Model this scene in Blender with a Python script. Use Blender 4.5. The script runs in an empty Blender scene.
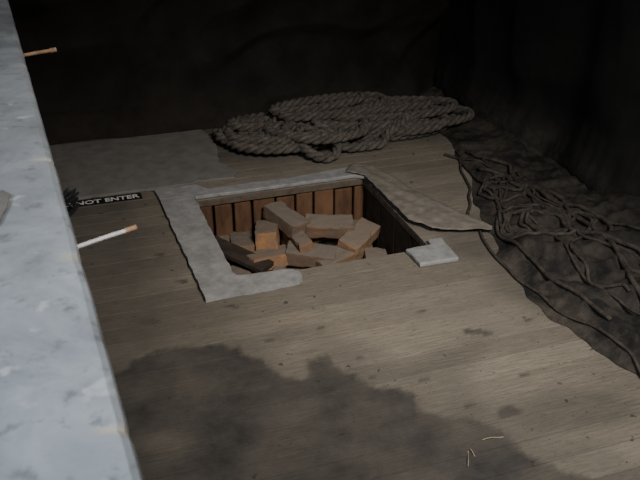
import bpy, math, random
from mathutils import Vector, Matrix, noise
random.seed(7)
sc=bpy.context.scene
TH=math.radians(18.7); CX,CY=-.102,2.958
M=Matrix.Translation((CX,CY,0))@Matrix.Rotation(TH,4,'Z')
Mi=M.inverted()
def N(x,y,z=0.0): return noise.noise(Vector((x,y,z)))
def sm(a,b,x):
    t=min(1,max(0,(x-a)/(b-a))); return t*t*(3-2*t)
def lerp_tab(tab,x):
    if x<=tab[0][0]: return tab[0][1]
    for (a,va),(b,vb) in zip(tab,tab[1:]):
        if x<=b:
            k=(x-a)/(b-a); k=k*k*(3-2*k); return va+(vb-va)*k
    return tab[-1][1]
def mesh_obj(name,vs,fs,mat=None,local=True,smooth=False,parent=None):
    me=bpy.data.meshes.new(name); me.from_pydata([tuple(v) for v in vs],[],fs); me.update()
    ob=bpy.data.objects.new(name,me); sc.collection.objects.link(ob)
    if mat: me.materials.append(mat)
    if smooth: me.shade_smooth()
    if parent: ob.parent=parent
    elif local: ob.matrix_world=M
    return ob
def empty(name,local=True):
    e=bpy.data.objects.new(name,None); sc.collection.objects.link(e)
    e.empty_display_size=.1
    if local: e.matrix_world=M
    return e
# ---------- materials
class MB:
    def __init__(s,name):
        s.m=bpy.data.materials.new(name); s.m.use_nodes=True; s.t=s.m.node_tree
        s.b=s.t.nodes['Principled BSDF']; s.tc=s.t.nodes.new('ShaderNodeTexCoord')
    def n(s,ty,**k):
        x=s.t.nodes.new(ty)
        for a,v in k.items(): setattr(x,a,v)
        return x
    def l(s,a,b): s.t.links.new(a,b)
    def noise(s,scale,detail=6,rough=.6,stretch=(1,1,1),dist=0):
        mp=s.n('ShaderNodeMapping'); mp.inputs['Scale'].default_value=stretch
        s.l(s.tc.outputs['Object'],mp.inputs['Vector'])
        x=s.n('ShaderNodeTexNoise'); x.inputs['Scale'].default_value=scale
        x.inputs['Detail'].default_value=detail; x.inputs['Roughness'].default_value=rough
        x.inputs['Distortion'].default_value=dist
        s.l(mp.outputs[0],x.inputs['Vector']); return x.outputs['Fac']
    def ramp(s,fac,stops):
        r=s.n('ShaderNodeValToRGB'); e=r.color_ramp.elements
        while len(e)<len(stops): e.new(.5)
        for el,(p,c) in zip(e,stops):
            el.position=p; el.color=(c[0],c[1],c[2],1) if hasattr(c,'__len__') else (c,c,c,1)
        s.l(fac,r.inputs['Fac']); return r.outputs['Color']
    def mix(s,fac,a,b,mode='MIX'):
        x=s.n('ShaderNodeMix',data_type='RGBA',blend_type=mode)
        for sock,v in ((x.inputs[0],fac),(x.inputs[6],a),(x.inputs[7],b)):
            if hasattr(v,'is_output'): s.l(v,sock)
            elif hasattr(v,'__len__'): sock.default_value=(*v[:3],1)
            else: sock.default_value=v
        return x.outputs[2]
    def attr(s,name):
        x=s.n('ShaderNodeAttribute'); x.attribute_name=name; return x.outputs['Fac']
    def bump(s,h,strength=.3,dist=.01):
        x=s.n('ShaderNodeBump'); x.inputs['Strength'].default_value=strength
        x.inputs['Distance'].default_value=dist; s.l(h,x.inputs['Height'])
        s.l(x.outputs[0],s.b.inputs['Normal'])
    def col(s,c):
        if hasattr(c,'is_output'): s.l(c,s.b.inputs['Base Color'])
        else: s.b.inputs['Base Color'].default_value=(*c,1)
    def rough(s,v):
        if hasattr(v,'is_output'): s.l(v,s.b.inputs['Roughness'])
        else: s.b.inputs['Roughness'].default_value=v
def simple(name,c1,c2,scale=20,rough=.9,bump=.3,bd=.004,stretch=(1,1,1),spec=.2):
    m=MB(name); f=m.noise(scale,7,.65,stretch)
    m.col(m.ramp(f,[(.3,c1),(.7,c2)])); m.rough(rough); m.bump(f,bump,bd)
    m.b.inputs['Specular IOR Level'].default_value=spec
    return m.m
# floor boards
m=MB('floor_boards')
g1=m.noise(9,8,.65,(1.2,14,1)); g2=m.noise(3.2,6,.6); g3=m.noise(60,4,.7,(.6,5,1))
base=m.ramp(g1,[(.25,(.115,.097,.075)),(.55,(.195,.167,.131)),(.8,(.28,.246,.199))])
base=m.mix(m.ramp(g2,[(.35,0.0),(.7,.7)]),base,(.150,.132,.108))
tone=m.attr('tone'); base=m.mix(1.0,base,m.ramp(tone,[(0,.78),(1,1.12)]),'MULTIPLY')
base=m.mix(m.ramp(g3,[(.32,.6),(.45,0.0)]),base,(.04,.034,.028))
st=m.attr('stain_and_dark')  # stain outline and spots, plus broad darker zones of the floor colour
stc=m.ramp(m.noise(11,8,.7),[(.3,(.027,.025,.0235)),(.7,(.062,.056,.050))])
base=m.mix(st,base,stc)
sp=m.ramp(m.noise(26,2,.5),[(.69,0.0),(.73,.8)]); base=m.mix(sp,base,(.035,.03,.026))
base=m.mix(m.ramp(m.noise(75,2,.5),[(.70,0.0),(.74,.6)]),base,(.04,.035,.03))
base=m.mix(m.attr('seam'),base,(.035,.028,.022))
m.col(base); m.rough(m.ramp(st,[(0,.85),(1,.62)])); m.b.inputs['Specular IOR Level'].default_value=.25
m.bump(g1,.35,.004); floor_mat=m.m
frame_mat=simple('grey_painted_metal',(.16,.158,.155),(.275,.271,.268),22,.8,.5,.005)
ply_mat=simple('dusty_grey_board',(.115,.107,.098),(.175,.165,.154),14,.9,.2,.003)
old_wood=simple('pit_timber',(.038,.021,.013),(.165,.086,.046),12,.9,.5,.006,(1,1,.25))
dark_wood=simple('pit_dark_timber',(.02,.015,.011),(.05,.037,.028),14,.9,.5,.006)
rim_mat=simple('board_ends',(.055,.042,.031),(.125,.098,.074),25,.9,.4,.003)
rope_mat=simple('hemp_rope',(.040,.034,.029),(.125,.109,.092),40,.95,.5,.003)
dirt_mat=simple('pit_dirt',(.02,.015,.011),(.07,.05,.035),18,1,.8,.02)
rust_mat=simple('rusty_iron',(.14,.075,.04),(.32,.20,.12),60,.8,.4,.001)
pale_metal=simple('pale_galvanised',(.38,.36,.34),(.55,.52,.50),60,.5,.2,.001)
wire_mat=simple('black_wire',(.004,.004,.005),(.02,.02,.022),60,.3,.1,.001,spec=.6)
straw_mat=simple('straw',(.2,.165,.11),(.28,.24,.17),60)
cord_mat=simple('dark_cord',(.018,.015,.013),(.075,.063,.051),30)
def cloth_mat(name,d1,d2,dust):
    m=MB(name); f=m.noise(5,8,.65); w=m.noise(120,3,.6)
    c=m.ramp(f,[(.3,d1),(.75,d2)])
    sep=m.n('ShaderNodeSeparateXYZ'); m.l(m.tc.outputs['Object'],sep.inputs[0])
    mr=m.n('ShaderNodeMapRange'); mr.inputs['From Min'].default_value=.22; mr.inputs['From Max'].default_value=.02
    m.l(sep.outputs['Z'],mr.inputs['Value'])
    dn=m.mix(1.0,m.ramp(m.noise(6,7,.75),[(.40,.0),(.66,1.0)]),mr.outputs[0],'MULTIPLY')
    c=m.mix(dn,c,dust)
    m.col(c); m.rough(.95); m.b.inputs['Specular IOR Level'].default_value=.1
    mx=m.mix(.3,f,w); m.bump(mx,.4,.006); return m.m
tarp_back=cloth_mat('tarp_dark',(.0115,.010,.009),(.025,.0215,.019),(.028,.024,.020))
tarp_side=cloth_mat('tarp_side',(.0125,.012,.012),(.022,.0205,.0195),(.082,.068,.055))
canvas_mat=simple('dusty_canvas',(.12,.104,.086),(.205,.182,.152),22,.95,.3,.003)
# brick
m=MB('brick'); f=m.noise(18,8,.7); r=m.attr('rnd')
c=m.ramp(r,[(0,(.10,.070,.051)),(.4,(.22,.115,.058)),(.7,(.33,.165,.070)),(1,(.17,.13,.10))])
c=m.mix(m.ramp(f,[(.36,.0),(.64,.70)]),c,(.115,.09,.068)); geo=m.n('ShaderNodeNewGeometry')
sx=m.n('ShaderNodeSeparateXYZ'); m.l(geo.outputs['Normal'],sx.inputs[0])
c=m.mix(m.ramp(sx.outputs['Z'],[(.6,0.0),(.97,.75)]),c,(.15,.127,.105))
m.col(c); m.rough(.95); m.bump(m.noise(50,6,.75),.9,.005); brick_mat=m.m
# ledge paint
m=MB('worn_grey_paint'); f=m.noise(7,8,.7,dist=.6); f2=m.noise(30,6,.7); f3=m.noise(2.6,3,.5)
c=m.ramp(f,[(.3,(.18,.195,.21)),(.5,(.29,.308,.33)),(.72,(.40,.423,.448))])
c=m.mix(m.ramp(f3,[(.35,.6),(.6,0.0)]),c,(.15,.16,.175))
c=m.mix(m.ramp(f2,[(.56,0.0),(.66,.65)]),c,(.12,.12,.125))
c=m.mix(m.ramp(m.noise(17,4,.5),[(.64,0.0),(.69,.6)]),c,(.52,.53,.53))
c=m.mix(m.attr('chip'),c,(.50,.44,.33))
m.col(c); m.rough(.5); m.bump(f2,.15,.002); m.b.inputs['Specular IOR Level'].default_value=.35; ledge_mat=m.m

# ---------- floor
S0,S1=-.345,.44; T0,T1=-.36,.36
svals=[]; x=-1.35
while x<1.6: svals.append(x); x+=.0125
svals+= [S0,S1]; svals=sorted(set(round(a,4) for a in svals))
svals=[a for a in svals if a in (S0,S1) or min(abs(a-S0),abs(a-S1))>.004]
tv=[]
for b in range(-29,17):
    t0=b*.09
    for i,o in enumerate([0,.0018,.016,.030,.045,.060,.074,.0882]):
        tv.append((t0+o,b,1 if i==0 else 0))
tv.append((17*.09,16,1))
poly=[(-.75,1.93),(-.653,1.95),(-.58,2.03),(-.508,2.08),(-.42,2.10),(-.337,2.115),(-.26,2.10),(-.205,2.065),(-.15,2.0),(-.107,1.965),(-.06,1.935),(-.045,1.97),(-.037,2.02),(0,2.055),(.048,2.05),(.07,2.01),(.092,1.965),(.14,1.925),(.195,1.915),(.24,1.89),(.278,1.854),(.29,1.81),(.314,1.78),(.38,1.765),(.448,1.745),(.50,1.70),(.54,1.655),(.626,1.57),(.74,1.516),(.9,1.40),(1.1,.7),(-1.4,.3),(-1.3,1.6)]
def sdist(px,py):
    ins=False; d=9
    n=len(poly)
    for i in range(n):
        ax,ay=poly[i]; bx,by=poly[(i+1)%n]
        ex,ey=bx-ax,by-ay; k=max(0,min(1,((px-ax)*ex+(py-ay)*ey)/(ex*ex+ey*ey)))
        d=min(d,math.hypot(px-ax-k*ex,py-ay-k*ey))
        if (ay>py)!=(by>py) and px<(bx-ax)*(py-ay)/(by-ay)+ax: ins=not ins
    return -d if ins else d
spots=[(.525,2.177,.055,.022),(.535,1.78,.05,.028),(-.569,2.236,.045,.022),(.43,1.81,.022,.014),(.157,1.94,.016,.014),(.315,1.925,.03,.014),(.119,2.04,.016,.01),(-.17,2.13,.03,.012),(.70,2.25,.03,.012),(-.30,2.33,.03,.012),(.0,2.2,.02,.01),(.35,2.3,.02,.01),(.62,1.95,.03,.01),(-.5,2.5,.03,.015),(-.62,2.7,.03,.015)]
vs=[];stain_and_dark=[];tone=[];seam=[]
tones={b:random.random() for b in range(-40,40)}
for (t,b,e) in tv:
    for s in svals:
        w=M@Vector((s,t,0))
        z=-.006 if e else .0015*N(s*3,t*8,b)
        vs.append((s,t,z))
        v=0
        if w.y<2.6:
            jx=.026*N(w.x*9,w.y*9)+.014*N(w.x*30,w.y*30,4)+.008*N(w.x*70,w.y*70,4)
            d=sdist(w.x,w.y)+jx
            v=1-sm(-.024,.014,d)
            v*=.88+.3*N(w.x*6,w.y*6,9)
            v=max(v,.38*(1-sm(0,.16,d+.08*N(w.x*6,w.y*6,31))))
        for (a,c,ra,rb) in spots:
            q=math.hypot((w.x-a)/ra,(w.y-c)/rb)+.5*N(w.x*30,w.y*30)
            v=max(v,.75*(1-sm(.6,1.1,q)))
        g=.6*(1-sm(-.80,-.22,s+.15*N(s*5,t*5,2)))  # floor colour darkens towards the ledge side, separate from the stain outline
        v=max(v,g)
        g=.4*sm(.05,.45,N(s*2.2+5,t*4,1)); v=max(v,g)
        g=.65*sm(.50,.85,t+.1*N(s*4,t*4,6)); v=max(v,g)  # floor colour darkens towards the back, beyond the hatch
        stain_and_dark.append(max(0,min(1,v))); tone.append(tones[b]); seam.append(.55 if e else 0)
ns=len(svals); fs=[]
for j in range(len(tv)-1):
    for i in range(ns-1):
        cs=(svals[i]+svals[i+1])/2; ct=(tv[j][0]+tv[j+1][0])/2
        if S0<cs<S1 and T0<ct<T1: continue
        a=j*ns+i; fs.append((a,a+1,a+ns+1,a+ns))
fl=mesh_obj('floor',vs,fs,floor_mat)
for nm,dat in (('stain_and_dark',stain_and_dark),('tone',tone),('seam',seam)):
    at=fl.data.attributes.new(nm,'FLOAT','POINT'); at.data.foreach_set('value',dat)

# ---------- generic prism from outline
def prism(name,outline,z0,z1,mat,parent=None,bev=.002):
    n=len(outline)
    vs=[(x,y,z0) for x,y in outline]+[(x,y,z1) for x,y in outline]
    fs=[tuple(range(n,2*n)),tuple(reversed(range(n)))]+[(i,(i+1)%n,n+(i+1)%n,n+i) for i in range(n)]
    ob=mesh_obj(name,vs,fs,mat,parent=parent)
    if bev:
        b=ob.modifiers.new('bev','BEVEL'); b.width=bev; b.segments=2; b.limit_method='ANGLE'
    return ob
def rough_outline(pts,step=.02,amp=.003,seed=0):
    o=[]
    for i,(a,b) in enumerate(zip(pts,pts[1:]+pts[:1])):
        L=math.hypot(b[0]-a[0],b[1]-a[1]); k=max(1,int(L/step))
        for j in range(k):
            f=j/k; x=a[0]+(b[0]-a[0])*f; y=a[1]+(b[1]-a[1])*f
            o.append((x+amp*N(x*20,y*20,seed),y+amp*N(x*20,y*20,seed+5)))
    return o
hf=empty('hatch_frame')
L=[(-.475,-.475),(-.145,-.470)]
for k in range(7):
    a=-math.pi/2+math.pi*k/6; L.append((-.15+.045*math.cos(a)+.0,-.424+.046*math.sin(a)))
L+=[(-.19,-.372),(-.30,-.368),(-.335,-.355),(-.342,-.33),(-.352,.34),(-.352,.375),(-.50,.385),(-.49,0)]
prism('left_plate',rough_outline(L,.02,.007),.001,.020,frame_mat,hf,.005)
prism('far_plate',rough_outline([(-.50,.392),(-.352,.378),(-.345,.366),(.40,.366),(.44,.34),(.50,.35),(.505,.46),(.40,.468),(.10,.435),(-.28,.44),(-.32,.50),(-.51,.50)],.025,.006,3),.001,.018,frame_mat,hf,.004)
prism('corner_plate',rough_outline([(.335,-.495),(.495,-.50),(.505,-.33),(.445,-.325),(.438,-.365),(.33,-.37)],.02,.004,8),.001,.020,frame_mat,hf,.005)
# ---------- pit lining
pit=empty('pit_lining')
def box(name,a,b,mat,parent=None,bev=.003,local=True):
    (x0,y0,z0),(x1,y1,z1)=a,b
    vs=[(x0,y0,z0),(x1,y0,z0),(x1,y1,z0),(x0,y1,z0),(x0,y0,z1),(x1,y0,z1),(x1,y1,z1),(x0,y1,z1)]
    ob=mesh_obj(name,vs,[(0,3,2,1),(4,5,6,7),(0,1,5,4),(1,2,6,5),(2,3,7,6),(3,0,4,7)],mat,local=local,parent=parent)
    if bev:
        q=ob.modifiers.new('b','BEVEL'); q.width=bev; q.segments=2
    return ob
D=-.46
for nm,a,b in (('rim_far',(S0-.03,T1,-.035),(S1+.03,T1+.03,-.0065)),('rim_near',(S0-.03,T0-.03,-.035),(S1+.03,T0,-.0065)),
               ('rim_left',(S0-.03,T0,-.035),(S0,T1,-.0065)),('rim_right',(S1,T0,-.035),(S1+.03,T1,-.0065))):
    box(nm,a,b,rim_mat,pit)
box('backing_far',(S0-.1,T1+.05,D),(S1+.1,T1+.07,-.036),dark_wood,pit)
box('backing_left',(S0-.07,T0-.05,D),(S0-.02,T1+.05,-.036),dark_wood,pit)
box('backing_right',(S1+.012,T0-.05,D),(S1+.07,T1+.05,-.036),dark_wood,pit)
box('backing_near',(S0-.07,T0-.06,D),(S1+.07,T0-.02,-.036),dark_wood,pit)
x=S0-.01;i=0
while x<S1:
    w=.085+random.uniform(-.012,.022)
    box('upright_%d'%i,(x,T1+.004+random.uniform(0,.012),D),(x+w,T1+.045,-.037-random.uniform(0,.012)),old_wood,pit,.006)
    x+=w+random.uniform(.006,.014); i+=1
y=T0;i=0
while y<T1-.05:
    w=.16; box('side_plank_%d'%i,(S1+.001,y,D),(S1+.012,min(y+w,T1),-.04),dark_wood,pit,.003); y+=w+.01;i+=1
box('pit_bottom',(S0-.08,T0-.08,D-.03),(S1+.08,T1+.08,D),dirt_mat,pit,0)

# ---------- bricks (one pile)
import bmesh
bv=[];bf=[];br=[]
def brick(s,t,z,rz,rx=0,ry=0,r=None,dims=(.215,.102,.065)):
    bm=bmesh.new(); bmesh.ops.create_cube(bm,size=1)
    bmesh.ops.scale(bm,vec=dims,verts=bm.verts)
    bmesh.ops.subdivide_edges(bm,edges=bm.edges[:],cuts=7,use_grid_fill=True)
    R=Matrix.Translation((s,t,z))@Matrix.Rotation(math.radians(rz),4,'Z')@Matrix.Rotation(math.radians(ry),4,'Y')@Matrix.Rotation(math.radians(rx),4,'X')
    sd=random.random()*50; rr=random.random() if r is None else r
    off=len(bv)
    for v in bm.verts:
        c=v.co.copy()
        q=[abs(c[k])/(dims[k]/2) for k in range(3)]
        e=sorted(q)[1]
        if e>.98:
            wv=.0012+.014*max(0,N(c.x*18+sd,c.y*18,c.z*18)-.08)
            c-=Vector([math.copysign(wv,c[k]) if q[k]>.98 else 0 for k in range(3)])
        n=noise.noise_vector(c*30+Vector((sd,0,0)))
        bv.append(R@(c+n*.0028)); br.append(rr)
    for f in bm.faces: bf.append(tuple(off+v.index for v in f.verts))
    bm.free()
for L_,zz in ((0,-.425),(1,-.355),(2,-.29)):
    for a in range(4):
        for b in range(6 if L_<2 else 3):
            s=S0+.10+a*.19+random.uniform(-.01,.01); t=T1-.08-b*.115
            brick(min(s,S1-.13),t,zz,random.uniform(-14,14),random.uniform(-6,6),random.uniform(-6,6))
brick(.035,.26,-.105,112,4,-8,.12)
brick(-.06,.235,-.155,72,-6,8,.66,(.19,.10,.085))
brick(.06,.16,-.175,95,80,0,.45)
brick(.215,.19,-.135,-14,10,4,.25)
brick(.325,.10,-.170,40,12,-6,.5)
brick(.31,.25,-.20,-20,5,3,.2)
brick(-.09,.10,-.20,15,-5,6,.62)
brick(.09,.07,-.20,-25,6,5,.10)
brick(.20,.03,-.215,20,4,-5,.35)
brick(.35,-.06,-.235,75,4,-5,.25)
brick(.12,.27,-.20,10,0,0,.6)
brick(-.17,.27,-.205,80,0,10,.3)
brick(-.22,.26,-.225,80,0,0,.4)
brick(-.23,.06,-.24,60,0,5,.25)
brick(-.02,-.06,-.24,-30,0,5,.3)
brick(-.2,-.15,-.25,20,0,0,.5)
brick(.15,-.18,-.25,80,0,0,.5)
bk=mesh_obj('brick_pile',bv,bf,brick_mat)
at=bk.data.attributes.new('rnd','FLOAT','POINT'); at.data.foreach_set('value',br)
ob=box('broken_board',(-.17,-.045,-.011),(.17,.045,.011),dark_wood,None,.003)
ob.matrix_world=M@Matrix.Translation((-.23,.13,-.165))@Matrix.Rotation(math.radians(-52),4,'Z')@Matrix.Rotation(math.radians(6),4,'Y')

# ---------- plywood sheet + tape
prism('floor_sheet',rough_outline([(-1.0,.535),(-.52,.53),(-.33,.525),(-.30,.545),(-.13,.53),(-.105,.60),(-.16,.74),(-.12,.98),(-.15,1.21),(-1.0,1.22)],.02,.008,11),.001,.014,ply_mat)
tp=empty('warning_tape')
tape_mat=simple('black_tape',(.006,.006,.006),(.014,.014,.014),40,.5,.1,.001)
white_mat=simple('white_print',(.40,.39,.375),(.58,.57,.55),60,.7,.1,.001)
prism('tape_strip',rough_outline([(-1.02,.465),(-.565,.459),(-.565,.521),(-1.02,.523)],.03,.002,4),.001,.003,tape_mat,tp,0)
cu=bpy.data.curves.new('lettering','FONT'); cu.body='DO NOT ENTER'; cu.size=.050; cu.extrude=.0003; cu.align_x='RIGHT'; cu.space_character=1.0
cu.offset=.0012
to=bpy.data.objects.new('lettering',cu); sc.collection.objects.link(to); cu.materials.append(white_mat)
bpy.context.view_layer.update()
dg=bpy.context.evaluated_depsgraph_get(); me=bpy.data.meshes.new_from_object(to.evaluated_get(dg))
t2=bpy.data.objects.new('letters',me); sc.collection.objects.link(t2); t2.parent=tp; t2.location=(-.578,.472,.0035)
bpy.data.objects.remove(to)

# ---------- tarps
def ridg(x,y,z): return 1-abs(N(x,y,z))*2
vs=[];fs=[]
ni,nj=260,170
for j in range(nj+1):
    zf=j/nj
    for i in range(ni+1):
        s=-1.6+3.25*i/ni
        z=2.2*(zf**1.5)
        wx=.35*N(s*1.5,z*1.5,3); wz=.35*N(s*1.5,z*1.5,8)
        f=.045*math.sin(s*9+4*N(s*1.2,z*.8))*(.5+.5*N(s*2,z,5))
        f+=.06*max(0,ridg(s*1.6+wx+z*1.4,z*1.8-s*1.1+wz,1)-.45)
        f+=.045*max(0,ridg(s*2.2-z*1.9+wx,z*2.4+wz,6)-.4)
        f+=.03*N(s*4,z*4,2)
        flare=.20*math.exp(-z/.10)*(.6+.6*N(s*3,0,1))*(1-sm(1.1,1.25,s))
        vs.append((s,1.40-f-flare,max(.004,z+.004)))
w=ni+1
for j in range(nj):
    for i in range(ni):
        a=j*w+i; fs.append((a,a+1,a+w+1,a+w))
mesh_obj('hanging_tarpaulin',vs,fs,tarp_back,smooth=True)
edge=[(-2.6,.72),(-1.9,.70),(-1.34,.665),(-.9,.62),(-.6,.63),(-.35,.70),(-.1,.80),(.285,.94),(.7,1.04),(1.0,1.10),(1.5,1.12)]
def wall_s(t): return 1.30+.03*math.sin(t*5+3*N(t,0,3))
def edg(t): return lerp_tab(edge,t)+.05*N(t*4,2,1)+.02*N(t*12,2,1)
def pool(s,t):
    e=edg(t)
    ws=wall_s(t); k=max(0,min(1,(s-e)/(ws-e)))
    wx=.25*N(s*3,t*3,3); wy=.25*N(s*3,t*3,7)
    r1=max(0,ridg(s*3.2+wx,t*2.0+wy,2)-.25); r2=max(0,ridg((s+t)*3.5+wx,(t-s)*2.2+wy,9)-.35); r3=max(0,ridg(s*8+wx*2,t*6,12)-.4)
    r4=max(0,ridg(s*15+wx*3,t*11+wy*3,22)-.5)
    env=sm(0,.16,k)
    near=.35+.65*(1-sm(-.9,.1,t))
    return .005+env*near*(.055*r1+.05*r2+.05*r3+.026*r4+.03*k)+.08*near*k*k
vs=[];fs=[]
na,nb1,nb2=380,90,100
for i in range(na+1):
    t=-2.6+4.02*i/na
    e=edg(t)
    for j in range(nb2+1):
        k=j/nb2; s=e+(wall_s(t)-e)*k
        vs.append((s,t,pool(s,t) if j>0 else .003))
    zb=pool(wall_s(t),t)
    for j in range(1,nb1+1):
        k=j/nb1; z=zb+(2.2-zb)*k**1.3
        a=sm(0,.25,z-zb)
        f=.04*max(0,ridg(t*1.3+z*1.0,z*1.1-t*.8,5)-.4)+.05*N(t*1.2,z*.9,4)+.01*N(t*5,z*4,8)
        vs.append((wall_s(t)+.08*a-1.1*f*min(1,a+.2),t,z))
w=nb1+nb2+1
for i in range(na):
    for j in range(w-1):
        a=i*w+j; fs.append((a,a+w,a+w+1,a+1))
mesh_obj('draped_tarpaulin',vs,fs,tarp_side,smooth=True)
box('tarp_rail',(-1.5,1.50,2.21),(1.5,1.56,2.27),dark_wood,None,.006)
box('tarp_rail.001',(1.50,-2.6,2.21),(1.56,1.46,2.27),dark_wood,None,.006)

def tube(path,R,nseg=8,strands=1,twist=60,sr=None):
    V=[];F=[]
    P=[Vector(p) for p in path]; n=len(P)
    for sidx in range(strands):
        off=len(V); ang=0; up=Vector((0,0,1))
        for i in range(n):
            T=(P[min(i+1,n-1)]-P[max(i-1,0)]).normalized()
            B=T.cross(up)
            if B.length<.1: B=T.cross(Vector((1,0,0)))
            B.normalize(); C=B.cross(T)
            if i: ang+=(P[i]-P[i-1]).length*twist
            if strands>1:
                a=ang+sidx*2*math.pi/strands
                ctr=P[i]+(B*math.cos(a)+C*math.sin(a))*(R*.52); r=sr or R*.56
            else: ctr=P[i]; r=R
            for k in range(nseg):
                b=2*math.pi*k/nseg
                V.append(ctr+(B*math.cos(b)+C*math.sin(b))*r)
        for i in range(n-1):
            for k in range(nseg):
                a=off+i*nseg+k; b=off+i*nseg+(k+1)%nseg
                F.append((a,b,b+nseg,a+nseg))
        F.append(tuple(off+k for k in reversed(range(nseg)))); F.append(tuple(off+(n-1)*nseg+k for k in range(nseg)))
    return V,F
# ---------- rope heap
RV=[];RF=[]
def addrope(path,R=.025):
    V,F=tube(path,R,7,3,44)
    o=len(RV); RV.extend(V); RF.extend([tuple(o+k for k in f) for f in F])
def coil(cs,ct,rx,ry,loops,z0,z1,seed,tilt=0,jit=.06):
    path=[];n=int(loops*2*math.pi*max(rx,ry)/.014)
    for i in range(n):
        f=i/n; th=f*loops*2*math.pi
        rf=.74+.55*N(f*loops*.9,seed)+.26*N(f*loops*3,seed+3)
        x=rx*rf*math.cos(th)+jit*N(f*loops*.7,seed+9)*2; y=ry*rf*math.sin(th)+jit*N(f*loops*.7,seed+19)*2
        c,s_=math.cos(tilt),math.sin(tilt)
        z=z0+(z1-z0)*f+.03*N(f*loops*2.2,seed+30)
        path.append((cs+c*x-s_*y,ct+s_*x+c*y,max(.028,z)))
    addrope(path)
coil(.26,.92,.34,.22,6,.028,.07,1.3,0,.08)
coil(.38,.86,.26,.22,3,.05,.11,5.7,.5,.09)
coil(.80,.92,.43,.19,6,.028,.08,11.1,-.15,.07)
coil(.80,.96,.38,.13,4,.06,.12,17.9,-.2,.06)
coil(.52,1.06,.42,.13,3,.07,.14,23.2,.05,.07)
coil(.20,1.02,.30,.12,3,.028,.08,31.2,.2,.06)
addrope([(.30+.55*k/90+.02*math.sin(k*.15), .80-.14*math.sin(math.pi*k/90)+.03*N(k*.05,3), .03+.08*(abs(k-45)/45)**2) for k in range(91)])
addrope([(.34+.09*math.cos(a),.72+.14*math.sin(a),.03+.07*(1+math.sin(a))/2+.0) for a in [2.2+ i*.06 for i in range(90)]])
addrope([(.9+.25*k/60,.78+.16*k/60+.04*math.sin(k*.12),.05+.02*math.sin(k*.1)) for k in range(61)])
addrope([(.02-.12*k/40,.98+.12*k/40+.03*math.sin(k*.15),.03) for k in range(41)])
mesh_obj('rope_coil',RV,RF,rope_mat,smooth=True)

# ---------- cords on the draped tarp
CV=[];CF=[]
def cord(pts,R=.007,seed=0,amp=.03):
    path=[]
    for (a,b) in zip(pts,pts[1:]):
        for k in range(24):
            f=k/24; s=a[0]+(b[0]-a[0])*f; t=a[1]+(b[1]-a[1])*f
            s,t=s+amp*N(s*8,t*8,seed),t+amp*N(s*8,t*8,seed+4)
            path.append((s,t,(pool(s,t) if s>edg(t)+.02 else .002)+R))
    for _ in range(14):
        path=[path[0]]+[tuple((path[i-1][k]+2*path[i][k]+path[i+1][k])/4 for k in range(3)) for i in range(1,len(path)-1)]+[path[-1]]
    V,F=tube(path,R,6); o=len(CV); CV.extend(V); CF.extend([tuple(o+k for k in f) for f in F])
cord([(1.0,.5),(.93,.2),(.90,-.05),(.74,-.35),(.70,-.7),(.72,-1.1)],.008,1)
cord([(1.05,.3),(1.0,0),(.83,-.2),(.9,-.5),(.78,-.8),(.84,-1.2)],.006,2)
cord([(.95,.4),(.86,.1),(.72,-.15),(.64,-.45),(.64,-.85),(.70,-1.2),(.68,-1.5)],.006,3)
cord([(1.1,.1),(1.05,-.3),(.95,-.6),(1.02,-.9),(.9,-1.3)],.007,4)
for k in range(6):
    rr=random.Random(50+k); s=rr.uniform(.9,1.1); t=rr.uniform(.0,.5); pts=[(s,t)]
    for q in range(5):
        t-=rr.uniform(.12,.4); s=max(edg(t)+.06,min(1.2,s+rr.uniform(-.2,.15))); pts.append((s,t))
    cord(pts,rr.choice([.005,.007,.010]),k+9,.06)
for k in range(5):
    rr=random.Random(80+k); s0=rr.uniform(.85,1.05); t0=rr.uniform(-.9,.1); r0=rr.uniform(.07,.13)
    cord([(s0+r0*math.cos(a*.7)*(1+.1*a*.3),t0+1.3*r0*math.sin(a*.7)) for a in range(18)],.008,k+30,.02)
mesh_obj('tangled_cord',CV,CF,cord_mat,smooth=True)

# ---------- canvas strip on right side of the hatch
top=[(.42,.475),(.52,.47),(.56,.30),(.60,.12),(.65,-.03),(.69,-.17),(.735,-.325)]
bot=[(.37,.40),(.435,.33),(.437,.15),(.44,-.02),(.442,-.15),(.50,-.26),(.72,-.345)]
vs=[];fs=[];nu,nv=72,14
def samp(L,f):
    x=f*(len(L)-1); i=min(int(x),len(L)-2); k=x-i
    return (L[i][0]+(L[i+1][0]-L[i][0])*k, L[i][1]+(L[i+1][1]-L[i][1])*k)
for i in range(nu+1):
    a=samp(bot,i/nu); b=samp(top,i/nu)
    for j in range(nv+1):
        k=j/nv; s=a[0]+(b[0]-a[0])*k+.006*N(i*.3,j*.1); t=a[1]+(b[1]-a[1])*k
        z=.024+.010*max(0,ridg(s*9,t*4+s*5,2)-.2)+.004*N(s*30,t*30)
        if j==nv: z=.006
        vs.append((s,t,z))
w=nv+1
for i in range(nu):
    for j in range(nv): a=i*w+j; fs.append((a,a+w,a+w+1,a+1))
ob=mesh_obj('canvas_strip',vs,fs,canvas_mat,smooth=True)
q=ob.modifiers.new('s','SOLIDIFY'); q.thickness=.004

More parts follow.
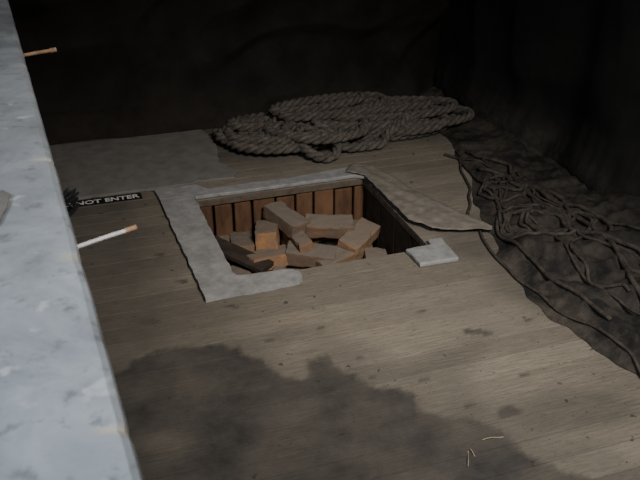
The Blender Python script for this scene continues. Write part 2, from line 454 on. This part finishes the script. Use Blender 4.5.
# ---------- ledge (world coords)
d=Vector((-.373,.928,0)).normalized(); nn=Vector((.928,.373,0)).normalized()
n1=.0502; LH=1.0
prof=[(n1-.012,.0),(n1-.012,.90),(n1-.012,.935),(n1-.002,.94),(n1,.945),(n1,.988),(n1-.003,.996),(n1-.010,1.0)]
for k in range(1,12): prof.append((n1-.010-.03*k,1.0))
prof+=[(-.30,1.0),(-.31,.99),(-.31,.94),(-.298,.93),(-.298,0)]
prof=[p for i,p in enumerate(prof) if not (p[1]==1.0 and p[0]<-.30)]
vs=[];chip=[];fs=[];nl=420
chips=[.44,.60,.95,1.30,1.9]
for i in range(nl+1):
    l=-1.2+5.0*i/nl
    for (a,z) in prof:
        e=(abs(a-n1)<.011 and z>.94)
        cc=0
        if e:
            for c in chips: cc=max(cc,1-sm(.004,.010,abs(l-c)+.005*N(l*40,a*90,c)))
        zz=z+(.0015*N(l*4,a*6,1) if z>.9 else 0)
        aa=a+(.0009*N(l*10,z*5,2)-.002*cc if e else 0)
        p=nn*aa+d*l; vs.append((p.x,p.y,zz-(.001*cc))); chip.append(cc*.8)
w=len(prof)
for i in range(nl):
    for j in range(w-1): a=i*w+j; fs.append((a,a+w,a+w+1,a+1))
fs.append(tuple(range(w))); fs.append(tuple(nl*w+k for k in reversed(range(w))))
lo=mesh_obj('painted_ledge',vs,fs,ledge_mat,local=False)
at=lo.data.attributes.new('chip','FLOAT','POINT'); at.data.foreach_set('value',chip)
def nail(name,p0,p1,r,mat,headmat):
    p0=Vector(p0);p1=Vector(p1)
    pts=[p0.lerp(p1,k/12)+Vector((0,0,.001*math.sin(k*.3))) for k in range(13)]
    e=empty(name,False)
    V,F=tube(pts,r,10); mesh_obj('shank',V,F,mat,local=False,smooth=True,parent=e)
    dr=(p1-p0).normalized()
    V,F=tube([p1-dr*.012,p1+dr*.001,p1+dr*.004],r*1.25,12); mesh_obj('head',V,F,headmat,local=False,parent=e)
nail('rusty_nail',(-.735,1.902,.985),(-.645,1.935,.995),.0045,rust_mat,rust_mat)
nail('rusty_nail.001',(-.345,.930,.985),(-.258,.985,.995),.0030,pale_metal,rust_mat)
p=[];c0=Vector((-.388,1.10,.972))
for i in range(420):
    a=i*.13
    p.append(c0+Vector((.009*math.cos(a)*(1+.6*N(i*.02,1)),.036*math.sin(a*1.07)+.01*N(i*.03,3),.014*math.sin(a*.37)+.012*N(i*.05,7))))
V,F=tube(p,.0020,6); mesh_obj('wire_tangle',V,F,wire_mat,local=False,smooth=True)
sv=[(-.50,1.04),(-.475,1.09),(-.458,1.075),(-.446,1.03),(-.442,.985),(-.450,.93),(-.47,.90),(-.52,.96)]
o=rough_outline(sv,.008,.003,3)
ob=prism('peeled_paint_flake',o,0,.003,ply_mat,None,.0008); ob.matrix_world=Matrix.Translation((0,0,1.003))
SV=[];SF=[]
for a,b in (((.385,1.56),(.395,1.62)),((.44,1.66),(.50,1.675)),((.40,1.625),(.41,1.60)),((.74,2.0),(.78,2.02))):
    V,F=tube([(a[0]+(b[0]-a[0])*k/5,a[1]+(b[1]-a[1])*k/5,.004+.003*math.sin(k)) for k in range(6)],.0014,6)
    o=len(SV); SV.extend(V); SF.extend([tuple(o+k for k in f) for f in F])
mesh_obj('straw_bits',SV,SF,straw_mat,local=False)

# ---------- lights
def area(name,loc,tgt,size,en,col,spread=180):
    L=bpy.data.lights.new(name,'AREA'); L.energy=en; L.size=size; L.color=col; L.spread=math.radians(spread)
    o=bpy.data.objects.new(name,L); sc.collection.objects.link(o); o.location=loc
    o.rotation_euler=(Vector(tgt)-Vector(loc)).to_track_quat('-Z','Y').to_euler(); return o
area('daylight_opening',(1.1,-.1,2.9),(.16,2.36,0),.8,23,(1,.955,.89),58)
area('sky_opening',(-.9,-.3,2.1),(-.2,.5,1.0),.7,11.5,(.80,.90,1),100)
wd=bpy.data.worlds.new('w'); sc.world=wd; wd.use_nodes=True
wd.node_tree.nodes['Background'].inputs[0].default_value=(.8,.84,.9,1); wd.node_tree.nodes['Background'].inputs[1].default_value=.024
# ---------- camera
cd=bpy.data.cameras.new('camera'); cam=bpy.data.objects.new('camera',cd); sc.collection.objects.link(cam)
cd.sensor_width=36; cd.lens=45; cam.location=(0,0,1.5); cam.rotation_euler=(math.radians(62),0,0)
cd.clip_start=.02; cd.dof.use_dof=True; cd.dof.focus_distance=3.0; cd.dof.aperture_fstop=12
sc.camera=cam
